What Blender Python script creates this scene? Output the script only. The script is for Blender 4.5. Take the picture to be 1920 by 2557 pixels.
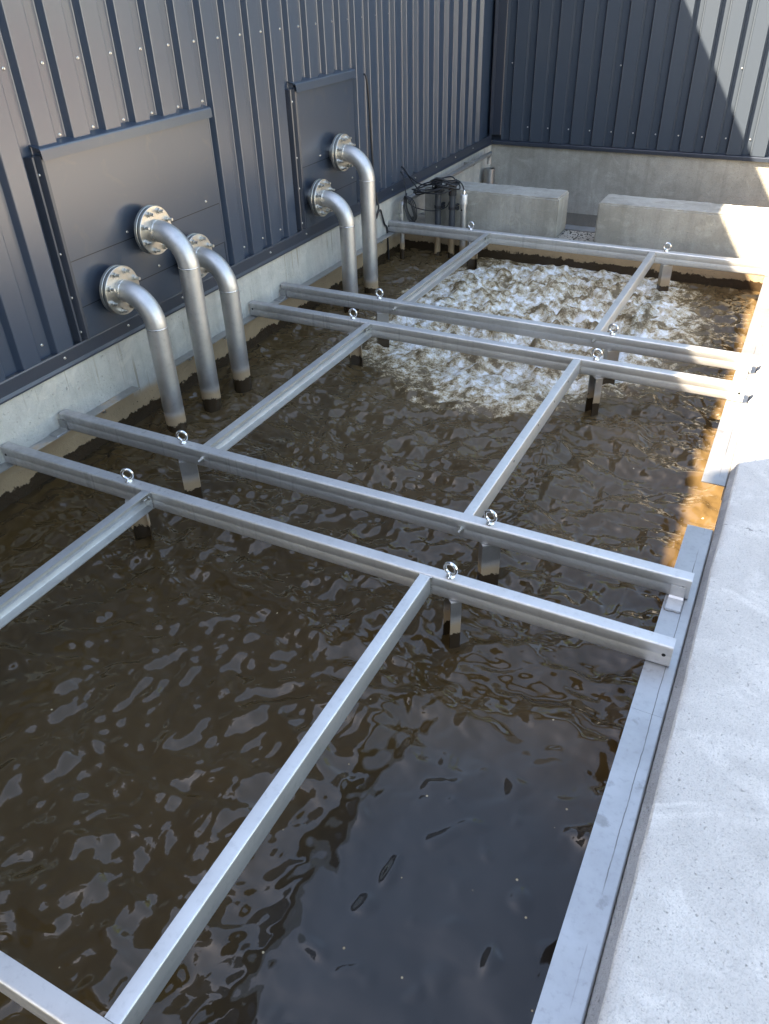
import bpy, bmesh, math, random
import numpy as np
from mathutils import Matrix, Vector
from mathutils.geometry import tessellate_polygon
random.seed(7)
R = math.radians
scene = bpy.context.scene
for o in list(bpy.data.objects): bpy.data.objects.remove(o)
COL = scene.collection

# ------------------------------------------------------------------ camera
cd = bpy.data.cameras.new("camera"); cam = bpy.data.objects.new("camera", cd); COL.objects.link(cam)
right = Vector((0.8926399, 0.4500768, -0.0249954)); up = Vector((-0.2431663, 0.5274808, 0.8140234)); fwd = Vector((-0.3795577, 0.7205518, -0.5802939))
m = Matrix((right, up, -fwd)).transposed().to_4x4(); m.translation = Vector((3.4599, -2.2405, 2.0509))
cam.matrix_world = m
cd.sensor_width = 36.0; cd.sensor_fit = 'AUTO'; cd.lens = 36.0 * 1936.475 / 2557.0
cd.clip_start = 0.02; cd.clip_end = 2000.0
scene.camera = cam

# ------------------------------------------------------------------ light
SUN_EL = math.asin(0.747); TRAVEL = Vector((0.511, 0.426, -0.747)).normalized()
world = bpy.data.worlds.new("World"); scene.world = world; world.use_nodes = True
wn = world.node_tree.nodes; wl = world.node_tree.links
sky = wn.new('ShaderNodeTexSky'); sky.sky_type = 'NISHITA'; sky.sun_disc = False
sky.sun_elevation = SUN_EL; sky.sun_rotation = math.atan2(-TRAVEL.x, -TRAVEL.y)
sky.air_density = 1.0; sky.dust_density = 1.0; sky.ozone_density = 1.0
bg = wn['Background']; bg.inputs['Strength'].default_value = 0.105
wl.new(sky.outputs[0], bg.inputs['Color'])
sd = bpy.data.lights.new("sun", 'SUN'); sun = bpy.data.objects.new("sun", sd); COL.objects.link(sun)
sd.energy = 5.0; sd.angle = R(0.53); sd.color = (1.0, 0.94, 0.85)
sun.rotation_euler = TRAVEL.to_track_quat('-Z', 'Y').to_euler(); sun.location = (-8, -7, 14)
scene.view_settings.view_transform = 'Standard'; scene.view_settings.look = 'None'
scene.view_settings.exposure = 3.05; scene.view_settings.gamma = 1.0
scene.view_settings.use_white_balance = True; scene.view_settings.white_balance_temperature = 7800; scene.view_settings.white_balance_tint = 11
scene.cycles.max_bounces = 8; scene.cycles.diffuse_bounces = 4; scene.cycles.glossy_bounces = 5
scene.cycles.caustics_reflective = False; scene.cycles.caustics_refractive = False
scene.cycles.sample_clamp_indirect = 6.0

# ------------------------------------------------------------------ key measures
ZW = -0.355                                   # water level; z = 0 is the top of the steel frames
BH, BW = 0.10, 0.055                          # beam height, flange depth
XR = 3.4496                                   # right beam ends
YB = [-1.898, -0.0146, 0.395, 2.2761, 2.7053, 4.6205]   # front faces of the six cross beams

# ------------------------------------------------------------------ material helpers
def mat(name):
    mt = bpy.data.materials.new(name); mt.use_nodes = True
    nt = mt.node_tree; b = nt.nodes['Principled BSDF']
    return mt, nt, b
def N(nt, t, **kw):
    n = nt.nodes.new(t)
    for k, v in kw.items():
        if hasattr(n, k) and k not in ('Scale', 'Detail', 'Roughness', 'Distortion'): setattr(n, k, v)
        else: n.inputs[k].default_value = v
    return n
def L(nt, a, b): nt.links.new(a, b)
def pos(nt, scale=(1, 1, 1), loc=(0, 0, 0)):
    g = nt.nodes.new('ShaderNodeNewGeometry'); mp = nt.nodes.new('ShaderNodeMapping')
    mp.inputs['Scale'].default_value = scale; mp.inputs['Location'].default_value = loc
    L(nt, g.outputs['Position'], mp.inputs['Vector']); return mp.outputs[0]
def wpos(nt):
    g = nt.nodes.get('world_position') or nt.nodes.new('ShaderNodeNewGeometry'); g.name = 'world_position'; return g.outputs['Position']
def noise(nt, scale, detail=4, rough=0.55, vec=None, dist=0.0):
    n = nt.nodes.new('ShaderNodeTexNoise'); n.inputs['Scale'].default_value = scale
    n.inputs['Detail'].default_value = detail; n.inputs['Roughness'].default_value = rough; n.inputs['Distortion'].default_value = dist
    L(nt, vec if vec is not None else wpos(nt), n.inputs['Vector'])
    return n.outputs['Fac']
def ramp(nt, fac, stops):
    r = nt.nodes.new('ShaderNodeValToRGB'); e = r.color_ramp.elements
    while len(e) < len(stops): e.new(0.5)
    for i, (p, c) in enumerate(stops):
        e[i].position = p; e[i].color = (c, c, c, 1) if not hasattr(c, '__len__') else tuple(c) + (1,)
    L(nt, fac, r.inputs['Fac']); return r.outputs['Color']
def mixc(nt, fac, a, b, mode='MIX'):
    x = nt.nodes.new('ShaderNodeMix'); x.data_type = 'RGBA'; x.blend_type = mode
    for s, v in ((x.inputs[0], fac), (x.inputs[6], a), (x.inputs[7], b)):
        if hasattr(v, 'is_linked') or isinstance(v, bpy.types.NodeSocket): L(nt, v, s)
        elif hasattr(v, '__len__'): s.default_value = tuple(v) + (1,) if len(v) == 3 else v
        else: s.default_value = v
    return x.outputs[2]
def math_(nt, op, a, b=0.0, c=None, clamp=False):
    x = nt.nodes.new('ShaderNodeMath'); x.operation = op; x.use_clamp = clamp
    for i, v in enumerate((a, b) if c is None else (a, b, c)):
        if isinstance(v, bpy.types.NodeSocket): L(nt, v, x.inputs[i])
        else: x.inputs[i].default_value = v
    return x.outputs[0]
def maprange(nt, v, a, b, c=0.0, d=1.0, smooth=False):
    x = nt.nodes.new('ShaderNodeMapRange'); x.interpolation_type = 'SMOOTHSTEP' if smooth else 'LINEAR'
    L(nt, v, x.inputs[0])
    for i, q in enumerate((a, b, c, d)): x.inputs[i + 1].default_value = q
    return x.outputs[0]
def bump(nt, b, h, strength=0.3, dist=0.01):
    x = nt.nodes.new('ShaderNodeBump'); x.inputs['Strength'].default_value = strength; x.inputs['Distance'].default_value = dist
    L(nt, h, x.inputs['Height']); L(nt, x.outputs[0], b.inputs['Normal']); return x
def zcoord(nt):
    g = nt.nodes.new('ShaderNodeNewGeometry'); s = nt.nodes.new('ShaderNodeSeparateXYZ'); L(nt, g.outputs['Position'], s.inputs[0]); return s.outputs[2]

TAN = (0.46, 0.32, 0.175); WET = (0.046, 0.029, 0.015)
def waterline(nt, b, base, rough, metal, tan_top=-0.17, tan_soft=0.07, wet_top=-0.275):
    """dried sludge band and the wet dark strip it leaves just above the water: real stains, fixed to world height"""
    z = zcoord(nt)
    wob = noise(nt, 26, 5, 0.7); wob2 = noise(nt, 7, 2, 0.5)
    zt = math_(nt, 'ADD', z, math_(nt, 'MULTIPLY', math_(nt, 'SUBTRACT', wob2, 0.5), 0.05))
    tanf = maprange(nt, zt, tan_top, tan_top - tan_soft, 0, 0.96, True)
    zz = math_(nt, 'ADD', z, math_(nt, 'MULTIPLY', math_(nt, 'SUBTRACT', wob, 0.5), 0.085))
    zz = math_(nt, 'ADD', zz, math_(nt, 'MULTIPLY', math_(nt, 'SUBTRACT', wob2, 0.5), 0.09))
    wetf = maprange(nt, zz, wet_top + 0.002, wet_top - 0.003, 0, 1)
    runs = noise(nt, 1.0, 3, 0.6, pos(nt, (24, 24, 1.5)))
    zz = math_(nt, 'ADD', zz, math_(nt, 'MULTIPLY', math_(nt, 'SUBTRACT', runs, 0.5), 0.09))
    spots = maprange(nt, noise(nt, 55, 1, 0.4), 0.73, 0.75, 0, 0.85)
    tanc = mixc(nt, math_(nt, 'MULTIPLY', spots, tanf), mixc(nt, noise(nt, 12, 4), TAN, (0.33, 0.225, 0.125)), (0.06, 0.04, 0.022))
    c = mixc(nt, tanf, base, tanc); c = mixc(nt, wetf, c, WET)
    L(nt, c, b.inputs['Base Color'])
    rr = mixc(nt, tanf, rough, (0.85, 0.85, 0.85)); rr = mixc(nt, wetf, rr, (0.22, 0.22, 0.22)); L(nt, rr, b.inputs['Roughness'])
    if metal:
        inv = math_(nt, 'MULTIPLY', math_(nt, 'SUBTRACT', 1.0, tanf, clamp=True), math_(nt, 'SUBTRACT', 1.0, wetf, clamp=True))
        L(nt, math_(nt, 'MULTIPLY', inv, metal), b.inputs['Metallic'])

def steel(name, base=(0.56, 0.555, 0.545), rough=0.34, stain=False, brush=None, blotch=0.5):
    mt, nt, b = mat(name)
    n1 = noise(nt, 5, 5, 0.6); n2 = noise(nt, 40, 4, 0.65)
    col = mixc(nt, math_(nt, 'MULTIPLY', ramp(nt, n1, [(0.35, 0.0), (0.7, 1.0)]), blotch), base, tuple(x * 0.72 for x in base))
    col = mixc(nt, math_(nt, 'MULTIPLY', ramp(nt, n2, [(0.55, 0.0), (0.75, 1.0)]), 0.35), col, tuple(x * 0.6 for x in base))
    br = noise(nt, 1.0, 6, 0.7, pos(nt, brush or (6, 6, 200)))
    rg = math_(nt, 'ADD', math_(nt, 'MULTIPLY', br, 0.16), rough - 0.06)
    rg = math_(nt, 'ADD', rg, math_(nt, 'MULTIPLY', n2, 0.08))
    bump(nt, b, br, 0.05, 0.002)
    if stain: waterline(nt, b, col, rg, 0.95)
    else:
        L(nt, col, b.inputs['Base Color']); L(nt, rg, b.inputs['Roughness']); b.inputs['Metallic'].default_value = 0.95
    return mt
M = {}
M['beam'] = steel('mill_finish_stainless_beam', (0.66, 0.645, 0.62), 0.48, brush=(2, 160, 160))
M['rail'] = steel('mill_finish_stainless_rail', (0.66, 0.65, 0.63), 0.46, brush=(160, 2, 160))
M['post'] = steel('stained_stainless_post', (0.50, 0.49, 0.47), 0.38, stain=True)
M['pipe'] = steel('pickled_stainless_pipe', (0.60, 0.585, 0.56), 0.40, stain=True, brush=(60, 60, 3), blotch=0.7)
M['flange'] = steel('flange_steel', (0.66, 0.62, 0.54), 0.26)
M['bright'] = steel('polished_steel', (0.78, 0.77, 0.75), 0.10, blotch=0.2)
M['bolt'] = steel('zinc_bolt', (0.62, 0.60, 0.55), 0.28)
M['ledge'] = steel('dirty_galvanised_ledge', (0.46, 0.455, 0.445), 0.46, stain=False, brush=(22, 14, 22), blotch=0.7)
def ledge_line(mt):                                      # the scribed line and stains along the right ledge
    nt = mt.node_tree; b = nt.nodes['Principled BSDF']; src = b.inputs['Base Color'].links[0].from_socket
    gx = nt.nodes.new('ShaderNodeSeparateXYZ'); L(nt, wpos(nt), gx.inputs[0])
    d = math_(nt, 'ABSOLUTE', math_(nt, 'SUBTRACT', math_(nt, 'ADD', gx.outputs[0], math_(nt, 'MULTIPLY', noise(nt, 6, 4, 0.7), 0.010)), 3.4445))
    f = math_(nt, 'MULTIPLY', maprange(nt, d, 0.0022, 0.0008), maprange(nt, noise(nt, 3, 2), 0.40, 0.52))
    st = math_(nt, 'MULTIPLY', ramp(nt, noise(nt, 13, 4, 0.6), [(0.62, 0.0), (0.70, 1.0)]), 0.45)
    c = mixc(nt, st, src, (0.20, 0.19, 0.175)); L(nt, mixc(nt, math_(nt, 'MULTIPLY', f, 0.75), c, (0.10, 0.09, 0.08)), b.inputs['Base Color'])
ledge_line(M['ledge'])
def dusty_end(mt):                                       # brown splash dirt on the beam ends next to the left wall
    nt = mt.node_tree; b = nt.nodes['Principled BSDF']; src = b.inputs['Base Color'].links[0].from_socket
    gx = nt.nodes.new('ShaderNodeSeparateXYZ'); L(nt, wpos(nt), gx.inputs[0])
    f = math_(nt, 'MULTIPLY', maprange(nt, gx.outputs[0], 0.9, 0.05, 0, 1, True), ramp(nt, noise(nt, 14, 4, 0.65), [(0.30, 0.25), (0.65, 1.0)]))
    dr = math_(nt, 'MULTIPLY', ramp(nt, noise(nt, 1.0, 3, 0.6, pos(nt, (34, 34, 1.5))), [(0.58, 0.0), (0.66, 0.5)]), maprange(nt, gx.outputs[0], 2.2, 0.3))
    f = math_(nt, 'MAXIMUM', math_(nt, 'MULTIPLY', f, 0.65), dr)
    L(nt, mixc(nt, f, src, (0.20, 0.175, 0.15)), b.inputs['Base Color']); L(nt, math_(nt, 'SUBTRACT', 0.95, math_(nt, 'MULTIPLY', f, 0.7)), b.inputs['Metallic'])
dusty_end(M['beam'])
M['weld'] = steel('weld_bead', (0.72, 0.70, 0.66), 0.22)

def simple(name, col, rough=0.6, metal=0.0, spec=0.5, nvar=0.25, nscale=8, bmp=0.0):
    mt, nt, b = mat(name)
    L(nt, mixc(nt, math_(nt, 'MULTIPLY', noise(nt, nscale, 5), nvar), col, tuple(c * 0.45 for c in col)), b.inputs['Base Color'])
    b.inputs['Roughness'].default_value = rough; b.inputs['Metallic'].default_value = metal; b.inputs['Specular IOR Level'].default_value = spec; b.inputs['IOR'].default_value = 1.52
    if bmp: bump(nt, b, noise(nt, nscale * 6, 4), bmp, 0.004)
    return mt
M['rubber'] = simple('black_rubber', (0.012, 0.012, 0.013), 0.5)
M['pvc'] = simple('dark_grey_pvc', (0.05, 0.055, 0.062), 0.42)
M['cap'] = simple('black_foam_sleeve', (0.015, 0.015, 0.016), 0.7)
M['gasket'] = simple('black_gasket', (0.01, 0.01, 0.012), 0.6)
M['hole'] = simple('hole_shadow', (0.006, 0.006, 0.006), 0.9)
def pvc_stained():
    mt, nt, b = mat('stained_grey_pvc'); base = mixc(nt, noise(nt, 10), (0.05, 0.055, 0.062), (0.04, 0.044, 0.05))
    waterline(nt, b, base, (0.42, 0.42, 0.42), 0, tan_top=-0.03, tan_soft=0.06, wet_top=-0.31); return mt
M['pvc_stain'] = pvc_stained()

def cladding_mat(name, base, rough=0.30, spec=1.0, smudge=0.0):
    mt, nt, b = mat(name)
    d = noise(nt, 1.2, 3, 0.5); st = noise(nt, 1.0, 5, 0.6, pos(nt, (14, 14, 0.9)))
    c = mixc(nt, math_(nt, 'MULTIPLY', ramp(nt, d, [(0.45, 0.0), (0.85, 1.0)]), 0.10), base, (0.10, 0.092, 0.08))
    if smudge: c = mixc(nt, math_(nt, 'MULTIPLY', ramp(nt, noise(nt, 5.5, 5, 0.65, dist=0.8), [(0.56, 0.0), (0.70, 1.0)]), smudge), c, (0.10, 0.085, 0.07))
    sp = ramp(nt, noise(nt, 160, 2, 0.5), [(0.74, 0.0), (0.78, 1.0)])
    c = mixc(nt, math_(nt, 'MULTIPLY', sp, 0.10), c, (0.45, 0.43, 0.4))
    L(nt, c, b.inputs['Base Color'])
    L(nt, math_(nt, 'ADD', math_(nt, 'MULTIPLY', math_(nt, 'ADD', st, d), 0.025), rough - 0.025), b.inputs['Roughness'])
    b.inputs['Metallic'].default_value = 0.0; b.inputs['Specular IOR Level'].default_value = spec; b.inputs['IOR'].default_value = 1.52
    bump(nt, b, noise(nt, 1.6, 1, 0.4), 0.10, 0.02)
    return mt
M['clad'] = cladding_mat('anthracite_coated_steel', (0.027, 0.043, 0.068), 0.30)
M['trim'] = cladding_mat('anthracite_trim', (0.022, 0.029, 0.042), 0.36, 0.7)
M['panel'] = cladding_mat('anthracite_flat_panel', (0.029, 0.042, 0.062), 0.30, 1.0, 0.30)

def concrete(name, c1, c2, speck=1.0, stain=False, spec_pits=True, form=True, crack=None, drips=0.0, tan_top=-0.15):
    mt, nt, b = mat(name)
    big = noise(nt, 1.6, 6, 0.62, dist=0.6); mid = noise(nt, 9, 6, 0.65); fine = noise(nt, 190, 2, 0.6)
    c = mixc(nt, ramp(nt, big, [(0.35, 0.0), (0.66, 1.0)]), c1, c2)
    pale = ramp(nt, noise(nt, 3.2, 5, 0.6, dist=1.2), [(0.55, 0.0), (0.68, 1.0)])
    c = mixc(nt, math_(nt, 'MULTIPLY', pale, 0.45), c, tuple(min(1, x * 1.35) for x in c1))
    c = mixc(nt, math_(nt, 'MULTIPLY', ramp(nt, mid, [(0.45, 0.0), (0.75, 1.0)]), 0.35), c, tuple(x * 0.72 for x in c2))
    if form:                                             # vertical run marks of the formwork
        runs = noise(nt, 1.0, 5, 0.6, pos(nt, (11, 11, 0.7)))
        c = mixc(nt, math_(nt, 'MULTIPLY', ramp(nt, runs, [(0.5, 0.0), (0.72, 1.0)]), 0.38), c, tuple(x * 0.62 for x in c2))
    pits = ramp(nt, noise(nt, 75, 2, 0.5), [(0.68, 0.0), (0.76, 1.0)])
    c = mixc(nt, math_(nt, 'MULTIPLY', pits, 0.45), c, tuple(x * 0.45 for x in c2))
    c = mixc(nt, math_(nt, 'MULTIPLY', ramp(nt, fine, [(0.48, 0.0), (0.66, 1.0)]), 0.34 * speck), c, tuple(x * 0.55 for x in c2))
    sp2 = ramp(nt, noise(nt, 125, 1, 0.5), [(0.66, 0.0), (0.71, 1.0)]); c = mixc(nt, math_(nt, 'MULTIPLY', sp2, 0.45 * speck), c, tuple(x * 0.5 for x in c2))
    if crack is not None:                                # a broken day joint across the top
        gy = nt.nodes.new('ShaderNodeSeparateXYZ'); L(nt, wpos(nt), gy.inputs[0])
        dd = math_(nt, 'ABSOLUTE', math_(nt, 'SUBTRACT', math_(nt, 'ADD', gy.outputs[1], math_(nt, 'MULTIPLY', noise(nt, 18, 4, 0.7), 0.10)), crack + 0.05))
        cf = math_(nt, 'MULTIPLY', maprange(nt, dd, 0.006, 0.002), maprange(nt, noise(nt, 30, 2), 0.42, 0.56))
        c = mixc(nt, math_(nt, 'MULTIPLY', cf, 0.75), c, tuple(x * 0.35 for x in c2))
    h = math_(nt, 'ADD', math_(nt, 'ADD', math_(nt, 'MULTIPLY', mid, 0.6), math_(nt, 'MULTIPLY', noise(nt, 42, 3, 0.6), 0.5)), math_(nt, 'ADD', math_(nt, 'MULTIPLY', fine, 0.35), math_(nt, 'MULTIPLY', pits, -0.5)))
    bump(nt, b, h, 0.85, 0.009)
    if drips:                                            # thin rusty runs and chalky leaching down the wall
        dr = ramp(nt, noise(nt, 1.0, 3, 0.6, pos(nt, (30, 30, 0.7))), [(0.60, 0.0), (0.66, 1.0)])
        dr = math_(nt, 'MULTIPLY', dr, ramp(nt, noise(nt, 1.7, 2), [(0.48, 0.0), (0.60, 1.0)]))
        c = mixc(nt, math_(nt, 'MULTIPLY', dr, drips), c, (0.20, 0.155, 0.095))
        ch = ramp(nt, noise(nt, 4.5, 5, 0.7, dist=1.5), [(0.56, 0.0), (0.62, 1.0)]); c = mixc(nt, math_(nt, 'MULTIPLY', ch, drips * 0.6), c, (0.60, 0.55, 0.45))
    if stain: waterline(nt, b, c, (0.85, 0.85, 0.85), 0, tan_top=tan_top)
    else: L(nt, c, b.inputs['Base Color']); b.inputs['Roughness'].default_value = 0.85
    b.inputs['Specular IOR Level'].default_value = 0.35
    return mt
M['conc_left'] = concrete('pale_tank_concrete', (0.54, 0.515, 0.455), (0.42, 0.40, 0.345), speck=0.35, drips=0.55, stain=True, tan_top=-0.13)
M['conc_back'] = concrete('brownish_formed_concrete', (0.40, 0.375, 0.32), (0.28, 0.26, 0.215), speck=0.5, drips=0.25, stain=True, tan_top=-0.10)
M['conc_far'] = concrete('brownish_dry_concrete', (0.40, 0.375, 0.32), (0.28, 0.26, 0.215))
M['conc_kerb'] = concrete('pale_float_finished_concrete', (0.64, 0.605, 0.545), (0.54, 0.51, 0.46), form=False, crack=0.93)
M['conc_side'] = concrete('grey_formed_kerb_edge', (0.44, 0.435, 0.42), (0.34, 0.335, 0.325), stain=True)
M['yard'] = concrete('pale_yard_gravel', (0.50, 0.48, 0.44), (0.43, 0.41, 0.375), form=False)

# ------------------------------------------------------------------ mesh helpers
WLOC = {}                                                # world location of every object built
def empty(name, loc):
    o = bpy.data.objects.new(name, None); COL.objects.link(o); o.location = loc; o.empty_display_size = 0.1
    WLOC[o] = Vector(loc); return o
def tag(o, label, cat, group=None):
    o['label'] = label; o['category'] = cat
    if group: o['group'] = group
    return o
def obj(name, bm, mt, parent=None, smooth=False, origin=None):
    """one mesh object; bm is in world space, the object's origin goes to the base of its shape"""
    vs = [v.co for v in bm.verts]
    if origin is None:
        lo = Vector((min(v.x for v in vs), min(v.y for v in vs), min(v.z for v in vs))); hi = Vector((max(v.x for v in vs), max(v.y for v in vs), max(v.z for v in vs)))
        origin = Vector(((lo.x + hi.x) / 2, (lo.y + hi.y) / 2, lo.z))
    origin = Vector(origin)
    bmesh.ops.translate(bm, verts=bm.verts, vec=-origin)
    bmesh.ops.recalc_face_normals(bm, faces=bm.faces)
    me = bpy.data.meshes.new(name); bm.to_mesh(me); bm.free()
    if smooth:
        for p in me.polygons: p.use_smooth = True
        if smooth is not True: me.set_sharp_from_angle(angle=R(smooth))
    me.materials.append(mt)
    o = bpy.data.objects.new(name, me); COL.objects.link(o)
    WLOC[o] = origin
    if parent is not None: o.parent = parent; o.location = origin - WLOC[parent]
    else: o.location = origin
    return o
def copy_to(src, origin, parent, rot=None):
    o = src.copy(); COL.objects.link(o); WLOC[o] = Vector(origin); o.parent = parent
    o.location = Vector(origin) - (WLOC[parent] if parent else Vector())
    if rot is not None: o.rotation_euler = rot
    return o
def structure(o): o['kind'] = 'structure'; return o
def box(bm, x0, x1, y0, y1, z0, z1, bev=0.0, seg=2):
    r = bmesh.ops.create_cube(bm, size=1.0, matrix=Matrix.Translation(((x0 + x1) / 2, (y0 + y1) / 2, (z0 + z1) / 2)) @ Matrix.Diagonal((x1 - x0, y1 - y0, z1 - z0, 1)))
    if bev:
        es = {e for v in r['verts'] for e in v.link_edges}
        bmesh.ops.bevel(bm, geom=list(es), offset=bev, segments=seg, affect='EDGES', profile=0.5)
def prism(bm, pts, axis, a, b, frame=None):
    """closed outline pts (u,v) swept along an axis: 'x' -> (u,v)=(y,z); 'y' -> (x,z); 'z' -> (x,y)"""
    def P(u, v, t):
        c = Vector((t, u, v)) if axis == 'x' else Vector((u, t, v)) if axis == 'y' else Vector((u, v, t))
        return frame @ c if frame else c
    va = [bm.verts.new(P(u, v, a)) for u, v in pts]; vb = [bm.verts.new(P(u, v, b)) for u, v in pts]
    n = len(pts)
    for i in range(n): bm.faces.new((va[i], va[(i + 1) % n], vb[(i + 1) % n], vb[i]))
    for tri in tessellate_polygon([[Vector((u, v, 0)) for u, v in pts]]):
        for vs in (va, vb):
            try: bm.faces.new([vs[i] for i in tri])
            except ValueError: pass
def tube(bm, path, rad, seg=16, caps=True, closed=False):
    path = [Vector(p) for p in path]; n = len(path)
    rads = rad if hasattr(rad, '__len__') else [rad] * n
    rings = []; prev = None
    for i, p in enumerate(path):
        if closed: t = path[(i + 1) % n] - path[i - 1]
        else: t = path[min(i + 1, n - 1)] - path[max(i - 1, 0)]
        t.normalize()
        if prev is None:
            ref = Vector((0, 0, 1)) if abs(t.z) < 0.9 else Vector((1, 0, 0)); u = t.cross(ref).normalized()
        else: u = (prev - t * prev.dot(t)).normalized()
        prev = u; w = t.cross(u)
        rings.append([bm.verts.new(p + (u * math.cos(2 * math.pi * k / seg) + w * math.sin(2 * math.pi * k / seg)) * rads[i]) for k in range(seg)])
    for i in range(n if closed else n - 1):
        a, b = rings[i], rings[(i + 1) % n]
        for k in range(seg): bm.faces.new((a[k], a[(k + 1) % seg], b[(k + 1) % seg], b[k]))
    if caps and not closed:
        bm.faces.new(rings[0][::-1]); bm.faces.new(rings[-1])
def lathe(bm, prof, mtx, seg=32):
    """prof: list of (r, t) about the local z axis; closed loop"""
    rings = [[bm.verts.new(mtx @ Vector((r * math.cos(2 * math.pi * k / seg), r * math.sin(2 * math.pi * k / seg), t))) for k in range(seg)] for r, t in prof]
    n = len(rings)
    for i in range(n):
        a, b = rings[i], rings[(i + 1) % n]
        for k in range(seg): bm.faces.new((a[k], a[(k + 1) % seg], b[(k + 1) % seg], b[k]))
def smooth_path(pts, k=6):
    pts = [Vector(p) for p in pts]; out = []
    for i in range(len(pts) - 1):
        p0 = pts[max(i - 1, 0)]; p1 = pts[i]; p2 = pts[i + 1]; p3 = pts[min(i + 2, len(pts) - 1)]
        for j in range(k):
            t = j / k
            out.append(0.5 * ((2 * p1) + (p2 - p0) * t + (2 * p0 - 5 * p1 + 4 * p2 - p3) * t * t + (3 * p1 - p0 - 3 * p2 + p3) * t ** 3))
    out.append(pts[-1]); return out
def arc(cx, cy, r, a0, a1, n):
    return [(cx + r * math.cos(a0 + (a1 - a0) * i / n), cy + r * math.sin(a0 + (a1 - a0) * i / n)) for i in range(n + 1)]
def chan(h, w, t=0.005, r=0.010, lip=0.0, groove=0.0):
    """C section, (u,v): web on u=0 facing -u, top at v=0, open towards +u"""
    o = [(w, 0.0)] + arc(r, -r, r, R(90), R(180), 4)
    if groove: o += [(0, -h * 0.40), (groove, -h * 0.44), (groove, -h * 0.50), (0, -h * 0.54)]
    o += arc(r, -h + r, r, R(180), R(270), 4) + [(w, -h)]
    ri = max(r - t, 0.002)
    i = [(w, -h + t)] + arc(t + ri, -h + t + ri, ri, R(270), R(180), 3) + arc(t + ri, -t - ri, ri, R(180), R(90), 3) + [(w, -t)]
    return o + i

# ------------------------------------------------------------------ ground and yard (setting)
bm = bmesh.new()
GZ = -0.085
for (x0, x1, y0, y1) in ((-900, -0.9, -900, 900), (4.9, 900, -900, 900), (-0.9, 4.9, -900, -6.2), (-0.9, 4.9, 8.4, 900)):
    bmesh.ops.create_grid(bm, x_segments=1, y_segments=1, size=0.5, matrix=Matrix.Translation(((x0 + x1) / 2, (y0 + y1) / 2, GZ)) @ Matrix.Diagonal((x1 - x0, y1 - y0, 1, 1)))
structure(obj('ground', bm, M['yard']))

# ------------------------------------------------------------------ water
def hash2(ix, iy, s):
    h = (ix.astype(np.int64) * 374761393 + iy.astype(np.int64) * 668265263 + s * 1442695041) & 0xffffffff
    h = ((h ^ (h >> 13)) * 1274126177) & 0xffffffff; h = h ^ (h >> 16)
    return (h & 0xffffff) / float(0xffffff)
def gnoise(x, y, s=0):
    ix = np.floor(x); iy = np.floor(y); fx = x - ix; fy = y - iy
    ux = fx ** 3 * (fx * (fx * 6 - 15) + 10); uy = fy ** 3 * (fy * (fy * 6 - 15) + 10)
    def g(dx, dy):
        a = hash2(ix + dx, iy + dy, s) * 2 * np.pi; return np.cos(a) * (fx - dx) + np.sin(a) * (fy - dy)
    a = g(0, 0) * (1 - ux) + g(1, 0) * ux; b = g(0, 1) * (1 - ux) + g(1, 1) * ux
    return (a * (1 - uy) + b * uy) * 1.5
def fbm(x, y, oct=4, s=0, gain=0.5):
    t = 0; a = 1.0; n = 0
    for i in range(oct): t = t + a * gnoise(x * 2 ** i, y * 2 ** i, s + i * 17); n += a; a *= gain
    return t / n
def sstep(a, b, x):
    t = np.clip((x - a) / (b - a), 0, 1); return t * t * (3 - 2 * t)
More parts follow.
